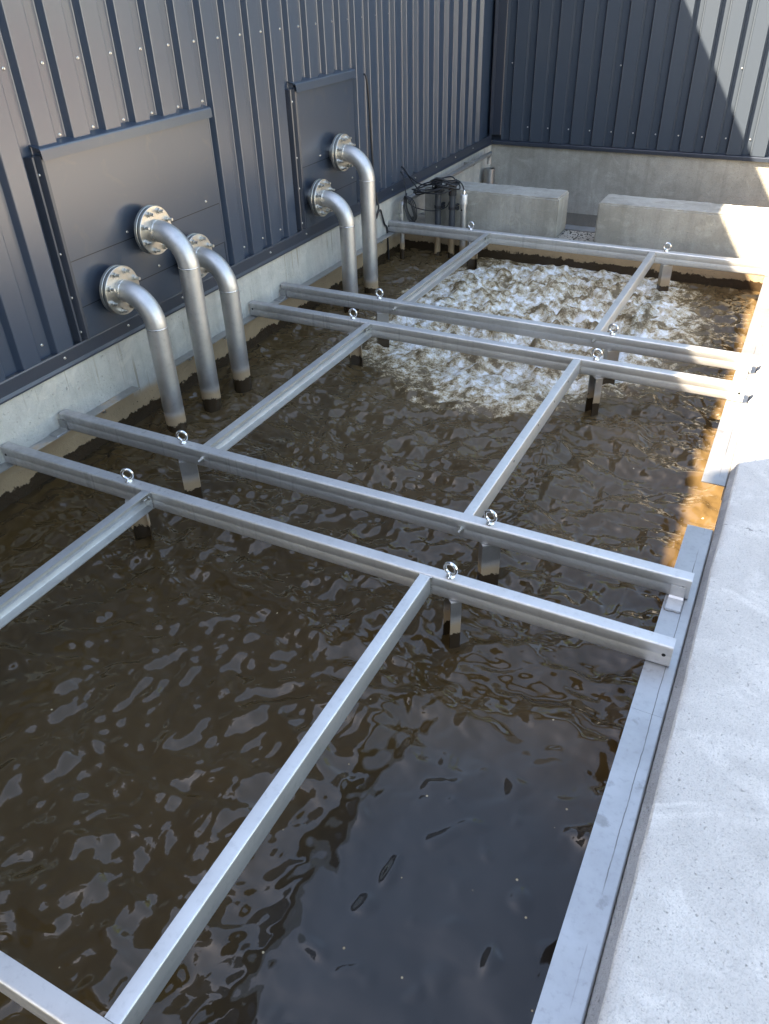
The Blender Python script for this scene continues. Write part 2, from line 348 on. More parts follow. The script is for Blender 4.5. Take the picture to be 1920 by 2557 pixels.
def water_mesh():
    xs = np.linspace(-0.02, 3.482, 330)
    ys = np.concatenate([np.linspace(-2.6, 1.4, 380, endpoint=False), np.linspace(1.4, 5.0, 380)])
    X, Y = np.meshgrid(xs, ys)
    # intensity: calm near the camera's right corner, rougher towards the aerated end
    I = 0.24 + 0.74 * sstep(0.40, 1.10, np.hypot((X - 3.05) / 0.80, (Y + 1.25) / 1.15)) + 0.42 * sstep(-0.5, 1.6, Y)
    wx = X + 0.12 * fbm(X * 1.3, Y * 1.3, 2, 5); wy = Y + 0.12 * fbm(X * 1.3, Y * 1.3, 2, 9)
    h = 0.0200 * (0.30 + I) * fbm(wx * 1.5, wy * 1.9, 2, 21) + 0.0330 * I * fbm(wx * 3.4 + 2, wy * 4.6, 2, 31) 
    h += 0.0165 * I ** 1.2 * fbm(wx * 8.5, wy * 11.5, 2, 41) + 0.0032 * I ** 1.5 * fbm(wx * 19, wy * 24, 2, 43)
    isl = fbm(X * 7.0, Y * 8.5, 1, 45); h += 0.034 * np.maximum(isl - 0.36, 0) ** 1.3 + 0.020 * np.maximum(fbm(X * 13, Y * 10, 1, 46) - 0.46, 0)
    lap = sstep(0.10, 0.45, fbm(Y * 0.9 + 0.4, Y * 0 + .5, 2, 47) + 0.15); h += 0.030 * lap * np.exp(-((X - 3.40) / 0.10) ** 2) * sstep(1.2, 0.2, Y)
    patch = sstep(0.02, 0.35, fbm(X * 2.1, Y * 2.1, 2, 51))
    th = 0.9 * fbm(X * 1.1, Y * 1.1, 1, 61)
    rip = np.sin(2 * np.pi * ((X * np.cos(th + .7) + Y * np.sin(th + .7)) * 38 + 1.8 * fbm(X * 4, Y * 4, 2, 71)))
    h += 0.0016 * patch * (0.06 + I) * rip
    h += 0.0030 * I * sstep(0.3, 1.6, Y) * fbm(X * 20, Y * 27, 3, 81, 0.6)
    # boiling aerated patch
    e = np.maximum(np.abs(X - 1.80) / 1.02, 0) ** 2.4 + np.where(Y > 3.75, np.abs(Y - 3.75) / 1.28, np.abs(Y - 3.75) / 1.36) ** 2.4
    e = e + 0.55 * fbm(X * 1.6 + 3, Y * 1.6, 3, 91)
    mask = sstep(1.35, 0.45, e)
    outer = sstep(2.3, 0.7, e)
    boil = mask
    b1 = fbm(X * 4.8 + 0.25 * fbm(X * 5, Y * 5, 2, 3), Y * 5.2, 3, 101, 0.6)
    ridge = 1 - np.abs(fbm(X * 6.5, Y * 7.0, 3, 111, 0.6)) * 2.2
    h += boil * (0.105 * np.maximum(b1 + 0.08, -0.12) + 0.030 * ridge + 0.010 * fbm(X * 17, Y * 17, 3, 121, 0.6) + 0.02 * np.maximum(fbm(X * 11, Y * 11, 2, 131), 0) ** 1.5)
    h += outer * (1 - boil) * 0.012 * fbm(X * 9, Y * 10, 3, 141, 0.6)
    # foam cover: lacy streaks between the boils, breaking up outwards
    lace = 1 - np.abs(fbm(X * 2.8 + 0.35 * fbm(X * 3, Y * 3, 3, 7), Y * 3.8 + 0.35 * fbm(X * 3, Y * 3, 3, 8), 4, 151, 0.6)) * 3.4
    lace2 = 1 - np.abs(fbm(X * 6.5 + 0.3 * fbm(X * 6, Y * 6, 2, 17), Y * 8.0, 4, 171, 0.65)) * 2.8
    tex = fbm(X * 16, Y * 18, 3, 161, 0.75)
    f = 0.30 * lace + 0.40 * lace2 + 0.75 * tex
    foam = np.clip(0.80 * f + 0.70 * outer - 0.29 - 0.85 * np.maximum(b1 - 0.02, 0) * mask - 0.5 * np.maximum(fbm(X * 1.5 + 9, Y * 1.5, 2, 191), 0), 0, 1.2) * sstep(0.0, 0.25, outer)
    stir = outer
    near = sstep(0.2, 2.2, Y)
    sky_tone = np.clip((I - 0.24) / 0.55, 0, 1)
    edge = np.minimum(np.minimum((X + 0.02), (3.482 - X)), (5.0 - Y))
    h *= 0.35 + 0.65 * sstep(0.0, 0.06, edge)
    nx, ny = len(xs), len(ys)
    co = np.stack([X, Y, ZW + h], -1).reshape(-1, 3)
    idx = np.arange(nx * ny).reshape(ny, nx)
    q = np.stack([idx[:-1, :-1], idx[:-1, 1:], idx[1:, 1:], idx[1:, :-1]], -1).reshape(-1, 4)
    me = bpy.data.meshes.new('water')
    me.vertices.add(len(co)); me.vertices.foreach_set('co', co.ravel().astype(np.float32))
    me.loops.add(q.size); me.loops.foreach_set('vertex_index', q.ravel().astype(np.int32))
    me.polygons.add(len(q)); me.polygons.foreach_set('loop_start', (np.arange(len(q)) * 4).astype(np.int32))
    me.update(calc_edges=True); me.validate()
    for nm, arr in (('foam', foam), ('stir', stir), ('sky_tone', sky_tone), ('bubble_sun', near)):
        a = me.attributes.new(nm, 'FLOAT', 'POINT'); a.data.foreach_set('value', arr.ravel().astype(np.float32))
    me.polygons.foreach_set('use_smooth', np.ones(len(q), bool))
    return me
def water_mat():
    mt, nt, b = mat('murky_process_water')
    fa = N(nt, 'ShaderNodeAttribute', attribute_name='foam').outputs['Fac']; sa = N(nt, 'ShaderNodeAttribute', attribute_name='stir').outputs['Fac']
    c = mixc(nt, noise(nt, 1.3, 4, 0.6, dist=1.0), (0.040, 0.0235, 0.0085), (0.074, 0.044, 0.0165))
    c = mixc(nt, N(nt, 'ShaderNodeAttribute', attribute_name='sky_tone').outputs['Fac'], mixc(nt, noise(nt, 2.2, 3), (0.018, 0.0155, 0.0130), (0.028, 0.023, 0.018)), c)  # calm corner's darker, less brown base stands in for reflected sky
    c = mixc(nt, math_(nt, 'MULTIPLY', N(nt, 'ShaderNodeAttribute', attribute_name='bubble_sun').outputs['Fac'], ramp(nt, noise(nt, 2.6, 4, 0.6, dist=0.8), [(0.3, 0.5), (0.7, 1.0)])), c, (0.092, 0.060, 0.027))  # lighter brown towards the far end: suspended bubbles and sunlight put into the colour
    c = mixc(nt, sa, c, mixc(nt, noise(nt, 9, 4, 0.7), (0.085, 0.057, 0.025), (0.20, 0.14, 0.068)))
    fine = noise(nt, 95, 4, 0.75); vor = nt.nodes.new('ShaderNodeTexVoronoi'); vor.inputs['Scale'].default_value = 85
    g = nt.nodes.new('ShaderNodeNewGeometry'); L(nt, g.outputs['Position'], vor.inputs['Vector'])
    grain = math_(nt, 'ADD', math_(nt, 'MULTIPLY', math_(nt, 'SUBTRACT', fine, 0.5), 1.5), math_(nt, 'MULTIPLY', math_(nt, 'SUBTRACT', vor.outputs['Distance'], 0.35), -0.7))
    ff = math_(nt, 'MULTIPLY', math_(nt, 'ADD', fa, math_(nt, 'MULTIPLY', grain, 0.55)), maprange(nt, fa, 0.02, 0.2))
    ff = maprange(nt, ff, 0.10, 0.85, 0, 1)
    # lone bubbles drifting away from the aerated end
    v2 = nt.nodes.new('ShaderNodeTexVoronoi'); v2.inputs['Scale'].default_value = 34; L(nt, g.outputs['Position'], v2.inputs['Vector'])
    sp = math_(nt, 'MULTIPLY', maprange(nt, v2.outputs['Distance'], 0.16, 0.10), maprange(nt, noise(nt, 14, 3), 0.52, 0.62))
    sp = math_(nt, 'MULTIPLY', sp, maprange(nt, sa, 0.02, 0.25))
    v3 = nt.nodes.new('ShaderNodeTexVoronoi'); v3.inputs['Scale'].default_value = 11; L(nt, g.outputs['Position'], v3.inputs['Vector'])
    sp3 = math_(nt, 'MULTIPLY', maprange(nt, v3.outputs['Distance'], 0.055, 0.035, 0, 0.45), maprange(nt, noise(nt, 5, 2), 0.50, 0.56))
    ff = math_(nt, 'MAXIMUM', ff, math_(nt, 'MAXIMUM', math_(nt, 'MULTIPLY', sp, 0.7), sp3), clamp=True)
    white = ramp(nt, ff, [(0.0, (0.10, 0.068, 0.032)), (0.25, (0.25, 0.18, 0.095)), (0.52, (0.46, 0.37, 0.235)), (0.85, (0.64, 0.60, 0.51)), (1.0, (0.80, 0.79, 0.76))])
    c = mixc(nt, maprange(nt, ff, 0.0, 0.2), c, white)
    L(nt, c, b.inputs['Base Color'])
    L(nt, mixc(nt, ff, (0.035,) * 3, (0.55,) * 3), b.inputs['Roughness'])
    b.inputs['IOR'].default_value = 1.42
    hb = math_(nt, 'ADD', math_(nt, 'MULTIPLY', math_(nt, 'MULTIPLY', fine, sa), 0.8), math_(nt, 'MULTIPLY', noise(nt, 45, 3, 0.5), math_(nt, 'ADD', math_(nt, 'MULTIPLY', sa, 0.5), 0.03)))
    hb = math_(nt, 'ADD', hb, math_(nt, 'MULTIPLY', ff, 0.35))
    bump(nt, b, hb, 0.45, 0.012)
    return mt
wo = bpy.data.objects.new('water', water_mesh()); COL.objects.link(wo); wo.data.materials.append(water_mat()); structure(wo)
# second channel behind the tank's end wall
bm = bmesh.new(); bmesh.ops.create_grid(bm, x_segments=2, y_segments=2, size=0.5, matrix=Matrix.Translation((1.75, 6.42, -0.50)) @ Matrix.Diagonal((3.6, 2.04, 1, 1)))
structure(obj('water', bm, simple('still_channel_water', (0.09, 0.08, 0.065), 0.12)))

# ------------------------------------------------------------------ concrete walls
def rough_edges(bm, amp, seed=0):
    rnd = random.Random(seed)
    for v in bm.verts: v.co += Vector((rnd.uniform(-amp, amp), rnd.uniform(-amp, amp), rnd.uniform(-amp, amp)))
bm = bmesh.new(); box(bm, -0.40, -0.02, -6.0, 7.8, -1.6, 0.235)
tag(obj('concrete_wall', bm, M['conc_left']), 'long pale concrete plinth wall under the left dark cladding, tan and wet at the waterline', 'wall')
bm = bmesh.new(); box(bm, -0.018, 4.6, 7.43, 7.8, -1.6, 0.235)
tag(obj('concrete_wall', bm, M['conc_far']), 'brownish concrete base wall beneath the far cladding, behind the two blocks', 'wall')
bm = bmesh.new(); box(bm, -0.018, 3.480, 5.0, 5.35, -1.6, -0.112)
tag(obj('concrete_wall', bm, M['conc_back']), 'low concrete end wall of the foaming tank, tan with a wet black band above the water', 'wall')
def block(x0, x1, label, seed):
    bm = bmesh.new(); box(bm, x0, x1, 5.002, 5.35, -0.110, 0.25)
    bmesh.ops.subdivide_edges(bm, edges=[e for e in bm.edges if e.calc_length() > 0.5], cuts=40, use_grid_fill=True)
    bmesh.ops.bevel(bm, geom=[e for e in bm.edges if e.is_boundary is False and e.calc_face_angle(0) > 0.5], offset=0.012, segments=2, affect='EDGES')
    rnd = random.Random(seed)
    for v in bm.verts:
        if v.co.z > 0.2: v.co += Vector((0, rnd.uniform(-.003, .003), rnd.uniform(-.004, .002)))
    tag(obj('concrete_block', bm, M['conc_back'], smooth=40), label, 'concrete block', 'concrete blocks on the tank end wall')
block(0.193, 1.521, 'concrete block at the corner behind the cable coil and grey tubes', 1)
block(1.879, 3.478, 'concrete block crossed by the diagonal edge of sunlight', 2)

# right kerb: a formed side strip and a rough pale top
bm = bmesh.new()
ys = np.arange(-6.0, 7.4, 0.03); rows = []
for i, y in enumerate(ys):
    w = 0.004 * float(fbm(np.array(y * 4.0), np.array(0.3), 3, 11)) + 0.006 * float(fbm(np.array(y * 1.1), np.array(2.3), 2, 12))
    zr = 0.003 * float(fbm(np.array(y * 6.0), np.array(5.3), 2, 13))
    prof = [(3.4805, -1.6), (3.4805, -0.135), (3.4815, -0.100), (3.485, -0.092), (3.498 + w, -0.080), (3.508 + w, -0.060 + zr), (3.516 + w, -0.0535 + zr), (3.54, -0.052), (3.7, -0.05), (4.1, -0.05), (4.88, -0.05), (4.9, -0.07), (4.9, -1.6)]
    rows.append([bm.verts.new((px, y, pz)) for px, pz in prof])
for a, b_ in zip(rows[:-1], rows[1:]):
    for k in range(len(a) - 1):
        f = bm.faces.new((a[k], a[k + 1], b_[k + 1], b_[k])); f.material_index = 1 if k < 5 else 0
for rr in (rows[0], rows[-1]): bm.faces.new(rr)
kerb = obj('concrete_wall', bm, M['conc_kerb'], smooth=35)
kerb.data.materials.append(M['conc_side'])
tag(kerb, 'wide pale concrete tank wall on the right with a rough flat top', 'wall')

# ------------------------------------------------------------------ steel ledges
def angle_y(x_wall, side, y0, y1, w=0.095, leg=0.085, t=0.006, mt=None):
    """angle iron along y, flat leg on top towards the tank, other leg down the wall"""
    bm = bmesh.new(); s = side; zt = -BH - 0.001; r = 0.009
    o = [(x_wall + s * w, zt), (x_wall + s * w, zt - t), (x_wall + s * t, zt - t), (x_wall + s * t, zt - leg), (x_wall, zt - leg)] 
    o += [(x_wall + s * (r - r * math.cos(a)), zt - r + r * math.sin(a)) for a in (0, R(25), R(50), R(75), R(90))]
    prism(bm, o, 'y', y0, y1); return bm
def z_bracket(x0, x1, yweb):
    bm = bmesh.new(); t = 0.006; zt = -BH - 0.001
    prism(bm, [(yweb - 0.002, zt), (yweb - 0.002, zt + 0.062), (yweb - 0.002 - t, zt + 0.062), (yweb - 0.002 - t, zt + t + 0.006), (yweb - 0.012 - t, zt + t), (yweb - 0.088, zt + t), (yweb - 0.088, zt)], 'x', x0, x1); return bm
def weld(pts, rad=0.004):
    bm = bmesh.new(); P = smooth_path(pts, 5); rnd = random.Random(3)
    tube(bm, P, [rad * rnd.uniform(0.7, 1.25) for _ in P], 6); return bm
def hexbolt(bm, p, d, r=0.010, l=0.008, stub=0.0, rs=0.005, washer=True):
    q = Vector(d).to_track_quat('Z', 'Y').to_matrix().to_4x4(); mx = Matrix.Translation(p) @ q
    if washer: bmesh.ops.create_cone(bm, cap_ends=True, segments=16, radius1=r * 1.45, radius2=r * 1.4, depth=0.002, matrix=mx @ Matrix.Translation((0, 0, 0.001)))
    bmesh.ops.create_cone(bm, cap_ends=True, segments=6, radius1=r * 1.12, radius2=r * 1.05, depth=l, matrix=mx @ Matrix.Translation((0, 0, l / 2 + 0.002)))
    if stub: bmesh.ops.create_cone(bm, cap_ends=True, segments=10, radius1=rs, radius2=rs * 0.9, depth=stub, matrix=mx @ Matrix.Translation((0, 0, l + stub / 2 + 0.002)))
def ledge_stain():
    mt, nt, b = mat('sludge_marked_ledge_steel')
    n2 = noise(nt, 30, 5, 0.65); base = mixc(nt, math_(nt, 'MULTIPLY', n2, 0.7), (0.50, 0.49, 0.475), (0.33, 0.315, 0.29))
    waterline(nt, b, base, math_(nt, 'ADD', math_(nt, 'MULTIPLY', n2, 0.2), 0.35), 0.9, tan_top=-0.104, tan_soft=0.012); return mt
M['ledge_l'] = ledge_stain()
def ledge_left(y0, y1, label, bolts, brackets=()):
    t = empty('support_ledge', (-0.02, y0, -BH - 0.09)); tag(t, label, 'ledge', 'steel ledges along the left wall')
    obj('angle_bar', angle_y(-0.0195, 1, y0, y1, w=0.072), M['ledge_l'], t)
    for y in bolts:
        bm = bmesh.new(); hexbolt(bm, Vector((-0.013, y, -0.150)), (1, 0, 0), 0.010, 0.008, 0.008); obj('bolt', bm, M['bolt'], t)
    for yb in brackets:
        br = obj('bracket', z_bracket(-0.012, 0.043, yb), M['ledge_l'], t)
        obj('weld_bead', weld([(-0.01, yb - 0.089, -BH + 0.001), (0.015, yb - 0.090, -BH + 0.002), (0.044, yb - 0.088, -BH + 0.001), (0.045, yb - 0.05, -BH + 0.002), (0.044, yb - 0.01, -BH + 0.001)]), M['ledge'], br)
ledge_left(-4.0, 0.985, 'near steel angle ledge on the left wall carrying the ends of the first two beams', (-0.55, 0.72), (YB[2],))
ledge_left(1.33, 4.66, 'far steel angle ledge on the left wall running behind the bent pipes', (1.55, 1.95, 2.58, 3.05, 4.45), (YB[4],))
def ledge_right(y0, y1, label, brackets=()):
    t = empty('support_ledge', (3.474, y0, -BH - 0.09)); tag(t, label, 'ledge', 'steel ledges along the right wall')
    obj('angle_bar', angle_y(3.4795, -1, y0, y1, w=0.115), M['ledge'], t)
    for yb in brackets:
        br = obj('bracket', z_bracket(3.377, 3.434, yb), M['beam'], t)
        obj('weld_bead', weld([(3.376, yb - 0.012, -BH + 0.001), (3.375, yb - 0.05, -BH + 0.002), (3.377, yb - 0.090, -BH + 0.002), (3.41, yb - 0.091, -BH + 0.002), (3.435, yb - 0.088, -BH + 0.001), (3.436, yb - 0.04, -BH + 0.003), (3.435, yb - 0.010, -BH + 0.001)]), M['ledge'], br)
ledge_right(-4.0, -0.2588, 'nearest bluish steel ledge along the right wall, below the first beam end')
ledge_right(-0.258, 0.930, 'middle steel ledge on the right wall with a welded bracket, ending at the golden gap', (YB[2],))
ledge_right(1.330, 4.995, 'far sunlit steel ledge on the right wall beyond the golden gap', (YB[4],))
# ledge behind the gap between the two blocks
bm = bmesh.new(); prism(bm, [(5.353, -0.104), (5.50, -0.104), (5.50, -0.19), (5.494, -0.19), (5.494, -0.110), (5.353, -0.110)], 'x', -0.01, 3.45)
tag(obj('support_ledge', bm, M['ledge']), 'steel angle across the low gap between the two concrete blocks', 'ledge')
bm = bmesh.new(); rnd = random.Random(5)
for i in range(110):
    x = rnd.gauss(1.70, 0.085); y = rnd.uniform(5.02, 5.33); x = min(max(x, 1.535), 1.865)
    s = rnd.uniform(0.003, 0.011); mx = Matrix.Translation((x, y, -0.109 + s * 0.2)) @ Matrix.Rotation(rnd.uniform(0, 6), 4, 'Z') @ Matrix.Diagonal((s * rnd.uniform(.5, 1.5), s, s * 0.35, 1))
    bmesh.ops.create_icosphere(bm, subdivisions=1, radius=1.0, matrix=mx)
d = tag(obj('leaf_litter', bm, simple('dark_leaf_litter', (0.05, 0.042, 0.034), 0.9)), 'dark crumbs of leaf litter on the sill between the concrete blocks', 'litter'); d['kind'] = 'stuff'

# ------------------------------------------------------------------ lifting frames
def eye_mesh():
    bm = bmesh.new()
    lathe(bm, [(0.0005, 0.0), (0.018, 0.0), (0.019, 0.003), (0.018, 0.007), (0.012, 0.011), (0.0095, 0.017), (0.0005, 0.019)], Matrix.Identity(4), 24)
    n = 40; R0, r0 = 0.0265, 0.0074
    rings = []
    for i in range(n):
        a = 2 * math.pi * i / n; c = Vector((R0 * math.cos(a), 0, 0.042 + R0 * math.sin(a)))
        rings.append([bm.verts.new(c + Vector((math.cos(a), 0, math.sin(a))) * (r0 * math.cos(b_)) + Vector((0, 1, 0)) * (r0 * math.sin(b_))) for b_ in [2 * math.pi * k / 12 for k in range(12)]])
    for i in range(n):
        a, b_ = rings[i], rings[(i + 1) % n]
        for k in range(12): bm.faces.new((a[k], a[(k + 1) % 12], b_[(k + 1) % 12], b_[k]))
    return bm
EYE = [None]
def eye(x, y, rz, parent):
    if EYE[0] is None:
        o = obj('eye_bolt', eye_mesh(), M['bright'], parent, smooth=50, origin=(0, 0, 0)); EYE[0] = o
        o.location = Vector((x, y, 0.0005)) - WLOC[parent]; WLOC[o] = Vector((x, y, 0)); o.rotation_euler = (0, 0, rz)
    else: copy_to(EYE[0], (x, y, 0.0005), parent, (0, 0, rz))
def ring_hole(p, d, r=0.0075):
    bm = bmesh.new(); q = Vector(d).to_track_quat('Z', 'Y').to_matrix().to_4x4()
    bmesh.ops.create_cone(bm, cap_ends=True, segments=16, radius1=r, radius2=r, depth=0.0006, matrix=Matrix.Translation(Vector(p) + Vector(d) * 0.0004) @ q); return bm
def post(parent, x, y, ang, zt=-BH):
    """channel post standing askew under the beam; ang = direction its open side faces"""
    bm = bmesh.new(); w, dp, t = 0.088, 0.046, 0.005
    pts = [(0, -w / 2), (dp, -w / 2), (dp, -w / 2 + t), (t, -w / 2 + t), (t, w / 2 - t), (dp, w / 2 - t), (dp, w / 2), (0, w / 2)]
    fr = Matrix.Translation((x, y, 0)) @ Matrix.Rotation(R(ang), 4, 'Z') @ Matrix.Translation((-dp / 2, 0, 0))
    prism(bm, pts, 'z', -1.3, zt - 0.0065, fr)
    p = obj('post', bm, M['post'], parent)
    bm = bmesh.new(); prism(bm, [(0, -w / 2), (dp, -w / 2), (dp, w / 2), (0, w / 2)], 'z', zt - 0.006, zt - 0.001, fr); obj('cap_plate', bm, M['beam'], p)
    return p
def cross_beam(parent, i, x0=0.0, x1=XR, eyes=(), bolts=(), endholes=True):
    y = YB[i]; bm = bmesh.new()
    prism(bm, [(y + u, v) for u, v in chan(BH, BW, 0.005, 0.009, groove=0.0012)], 'x', x0, x1)
    b = obj('cross_beam', bm, M['beam'], parent, smooth=30)
    for k, (ex, rz) in enumerate(eyes): eye(ex, y + 0.027, rz, b)
    if endholes:
        for hx in (x0 + 0.022, x1 - 0.028): obj('bolt_hole', ring_hole((hx, y, -0.045), (0, -1, 0)), M['hole'], b)
    for bx in bolts:
        bm = bmesh.new(); hexbolt(bm, Vector((bx, y, -0.050)), (0, -1, 0), 0.0115, 0.012, 0.022, 0.0075); obj('bolt', bm, M['bolt'], b)
    return b
def rail(parent, x0, x1, y0, y1, openright, holes=(), endbolts=True):
    bm = bmesh.new()
    c = chan(BH - 0.004, x1 - x0, 0.005, 0.006)
    pts = [((x0 + u) if openright else (x1 - u), v - 0.002) for u, v in c]
    prism(bm, pts, 'y', y0 + 0.006, y1 - 0.006)
    r = obj('rail', bm, M['rail'], parent, smooth=30)
    if openright:                                        # the stiffening fold seen inside the open channel
        bm = bmesh.new(); prism(bm, [(x0 + 0.0055, -0.052), (x0 + 0.014, -0.058), (x0 + 0.0055, -0.066)], 'y', y0 + 0.012, y1 - 0.012); obj('stiffening_fold', bm, M['rail'], r)
    for yy in (y0, y1):
        bm = bmesh.new(); sgn = 1 if yy == y0 else -1
        box(bm, x0 - 0.004, x1 + 0.006, min(yy, yy + sgn * 0.0055), max(yy, yy + sgn * 0.0055), -BH + 0.002, -0.003, 0.001, 1); e = obj('end_plate', bm, M['weld'], r)
        if openright and endbolts:
            bm = bmesh.new(); hexbolt(bm, Vector((x0 + 0.027, yy + sgn * 0.006, -0.040)), (0, sgn, 0), 0.0115, 0.010, 0.016, 0.007); obj('bolt', bm, M['bolt'], e)
    xs_, d = (x0 + 0.0051, (1, 0, 0)) if openright else (x1, (1, 0, 0))
    for (yy, zz) in holes: obj('bolt_hole', ring_hole((xs_, yy, zz), d, 0.0065), M['hole'], r)
    return r
XL0, XL1, XRr0, XRr1 = 0.972, 1.019, 2.446, 2.492
def frame(ia, ib, label, posts, eyesA, eyesB, boltsA=(), boltsB=(), holesL=(), holesR=(), xa=0.0, xb=0.0, ya_end=None):
    t = empty('beam_grid', (1.72, (YB[ia] + YB[ib]) / 2, -1.3)); tag(t, label, 'beam grid', 'steel beam grids over the tank')
    if ia is not None: cross_beam(t, ia, xa, XR, eyesA, boltsA)
    cross_beam(t, ib, xb, XR, eyesB, boltsB)
    ya, yb = YB[ia] + BW - 0.004, YB[ib] - 0.001
    rail(t, XL0, XL1, ya, yb, True, holesL); rail(t, XRr0, XRr1, ya, yb, False, holesR)
    for p in posts: post(t, *p)
    return t
frame(0, 1, 'nearest grid of steel channel beams, its long rail crossing the calm dark water',
      [(0.868, 0.015, -50), (2.578, 0.018, 222), (0.868, -1.87, -50), (2.578, -1.87, 222)],
      ((0.865, 0.1), (2.567, 0.1)), ((0.865, 0.35), (2.567, -0.15)), holesL=((-0.62, -0.036),))
frame(2, 3, 'middle grid of steel channel beams between the three near pipes and the foam edge',
      [(0.872, 0.425, 130), (2.590, 0.425, 130), (0.872, 2.300, -50), (2.595, 2.302, 222)],
      ((0.871, 0.25), (2.585, -0.2)), ((0.865, 0.05), (2.578, 0.1)), boltsA=(1.005, 2.458), holesL=((0.95, -0.030), (1.30, -0.030), (1.62, -0.030), (1.95, -0.030)), holesR=((1.02, -0.035), (1.42, -0.030), (1.72, -0.030), (2.0, -0.030)))
frame(4, 5, 'farthest grid of steel channel beams, standing over the white boiling foam',
      [(0.872, 2.735, 130), (2.590, 2.735, 130), (0.845, 4.650, -50), (2.595, 4.650, 130)],
      ((0.853, 0.0), (2.577, -0.1)), ((0.821, -0.15), (2.572, 0.1)), boltsA=(0.991, 2.463), xb=-0.035)

# ------------------------------------------------------------------ left cladding wall
def ribbed(pts_fn, axis, a, b): pass
LW = empty('cladding_wall', (-0.3, 0.7, 0.2)); tag(LW, 'tall ribbed anthracite metal cladding wall along the left, with two flat access panels', 'wall')
TOP = 4.52; PITCH = 0.2395
bm = bmesh.new()
prof = []; k0 = -24
XC, XV = -0.020, -0.060
def add_ribs(prof, first, count, pitch, crest, drop, xc, xv):
    for k in range(count):
        s = first + k * pitch; c = 0.003
        prof += [(s - drop - c, xv), (s - drop + 0.001, xv + 0.0025), (s - 0.001, xc - 0.0025), (s + c, xc), (s + crest - c, xc), (s + crest + 0.001, xc - 0.0025), (s + crest + drop - 0.001, xv + 0.0025), (s + crest + drop + c, xv)]
nr = int((7.40 - (0.762 + k0 * PITCH)) / PITCH)
add_ribs(prof, 0.762 + k0 * PITCH, nr, PITCH, 0.118, 0.020, XC, XV)
prof = [p for p in prof if p[0] < 7.41] + [(7.415, XV)]
va = [bm.verts.new((x, y, 0.236)) for y, x in prof]; vb = [bm.verts.new((x, y, TOP)) for y, x in prof]
for i in range(len(prof) - 1): bm.faces.new((va[i], va[i + 1], vb[i + 1], vb[i]))
obj('cladding', bm, M['clad'], LW)
# building body and eaves behind the sheet, and an added unseen screen with a jutting top, shaped to throw the near shade
bm = bmesh.new(); box(bm, -9.0, -0.075, -5.0, 7.9, 0.24, TOP - 0.004); box(bm, -9.0, -0.021, -5.0, 7.9, TOP, TOP + 0.003)
obj('building_body', bm, M['trim'], LW)
bm = bmesh.new(); box(bm, -0.08, -0.02, -16.0, -1.93, TOP + 0.004, 4.97); box(bm, -0.085, -0.019, -16.0, -1.47, 4.975, 8.0)
obj('shade_screen', bm, M['clad'], LW)
bm = bmesh.new(); box(bm, 0.6, 9.0, -17.0, -7.6, -0.08, 6.0); obj('unseen_dark_block', bm, M['trim'], LW)  # added unseen block: dark in the rib reflections, cuts sky light from behind
# base flashing
bm = bmesh.new()
prism(bm, [(-0.058, 0.300), (-0.016, 0.308), (-0.013, 0.300), (-0.012, 0.232), (-0.004, 0.215), (-0.004, 0.205), (-0.0075, 0.205), (-0.0155, 0.230), (-0.0165, 0.296), (-0.058, 0.294)], 'y', -5.0, 7.40)
obj('base_flashing', bm, M['trim'], LW)
SCREW = {}
def screw(parent, p, d, r=0.0080, key='a'):
    q = Vector(d).to_track_quat('Z', 'Y')
    if key not in SCREW:
        bm = bmesh.new(); lathe(bm, [(0.0002, 0.0), (r, 0.0), (r, 0.002), (r * 0.62, 0.0035), (r * 0.58, 0.008), (0.0002, 0.0085)], Matrix.Identity(4), 12)
        o = obj('screw', bm, M['bolt'], parent, smooth=40, origin=(0, 0, 0)); SCREW[key] = o
        o.location = Vector(p) - WLOC[parent]; WLOC[o] = Vector(p); o.rotation_euler = q.to_euler()
    else: copy_to(SCREW[key], p, parent, q.to_euler())
P1 = (0.750, 2.098, 1.275); P2 = (3.150, 4.012, 1.288)
def in_panel(y, z):
    return any(a - 0.09 < y < b + 0.02 and z < c + 0.05 for a, b, c in (P1, P2))
for k in range(-1, 27):
    ys_ = 0.704 + k * PITCH
    for z in (1.674, 0.372):
        if ys_ < 7.35 and not in_panel(ys_, z) and (z > 1 or k < 24): screw(LW, (XV, ys_, z), (1, 0, 0))
for k in range(0, 21):
    yy = 0.03 + k * 0.52
    if yy < 7.2: screw(LW, (-0.0125, yy, 0.268), (1, 0, 0))
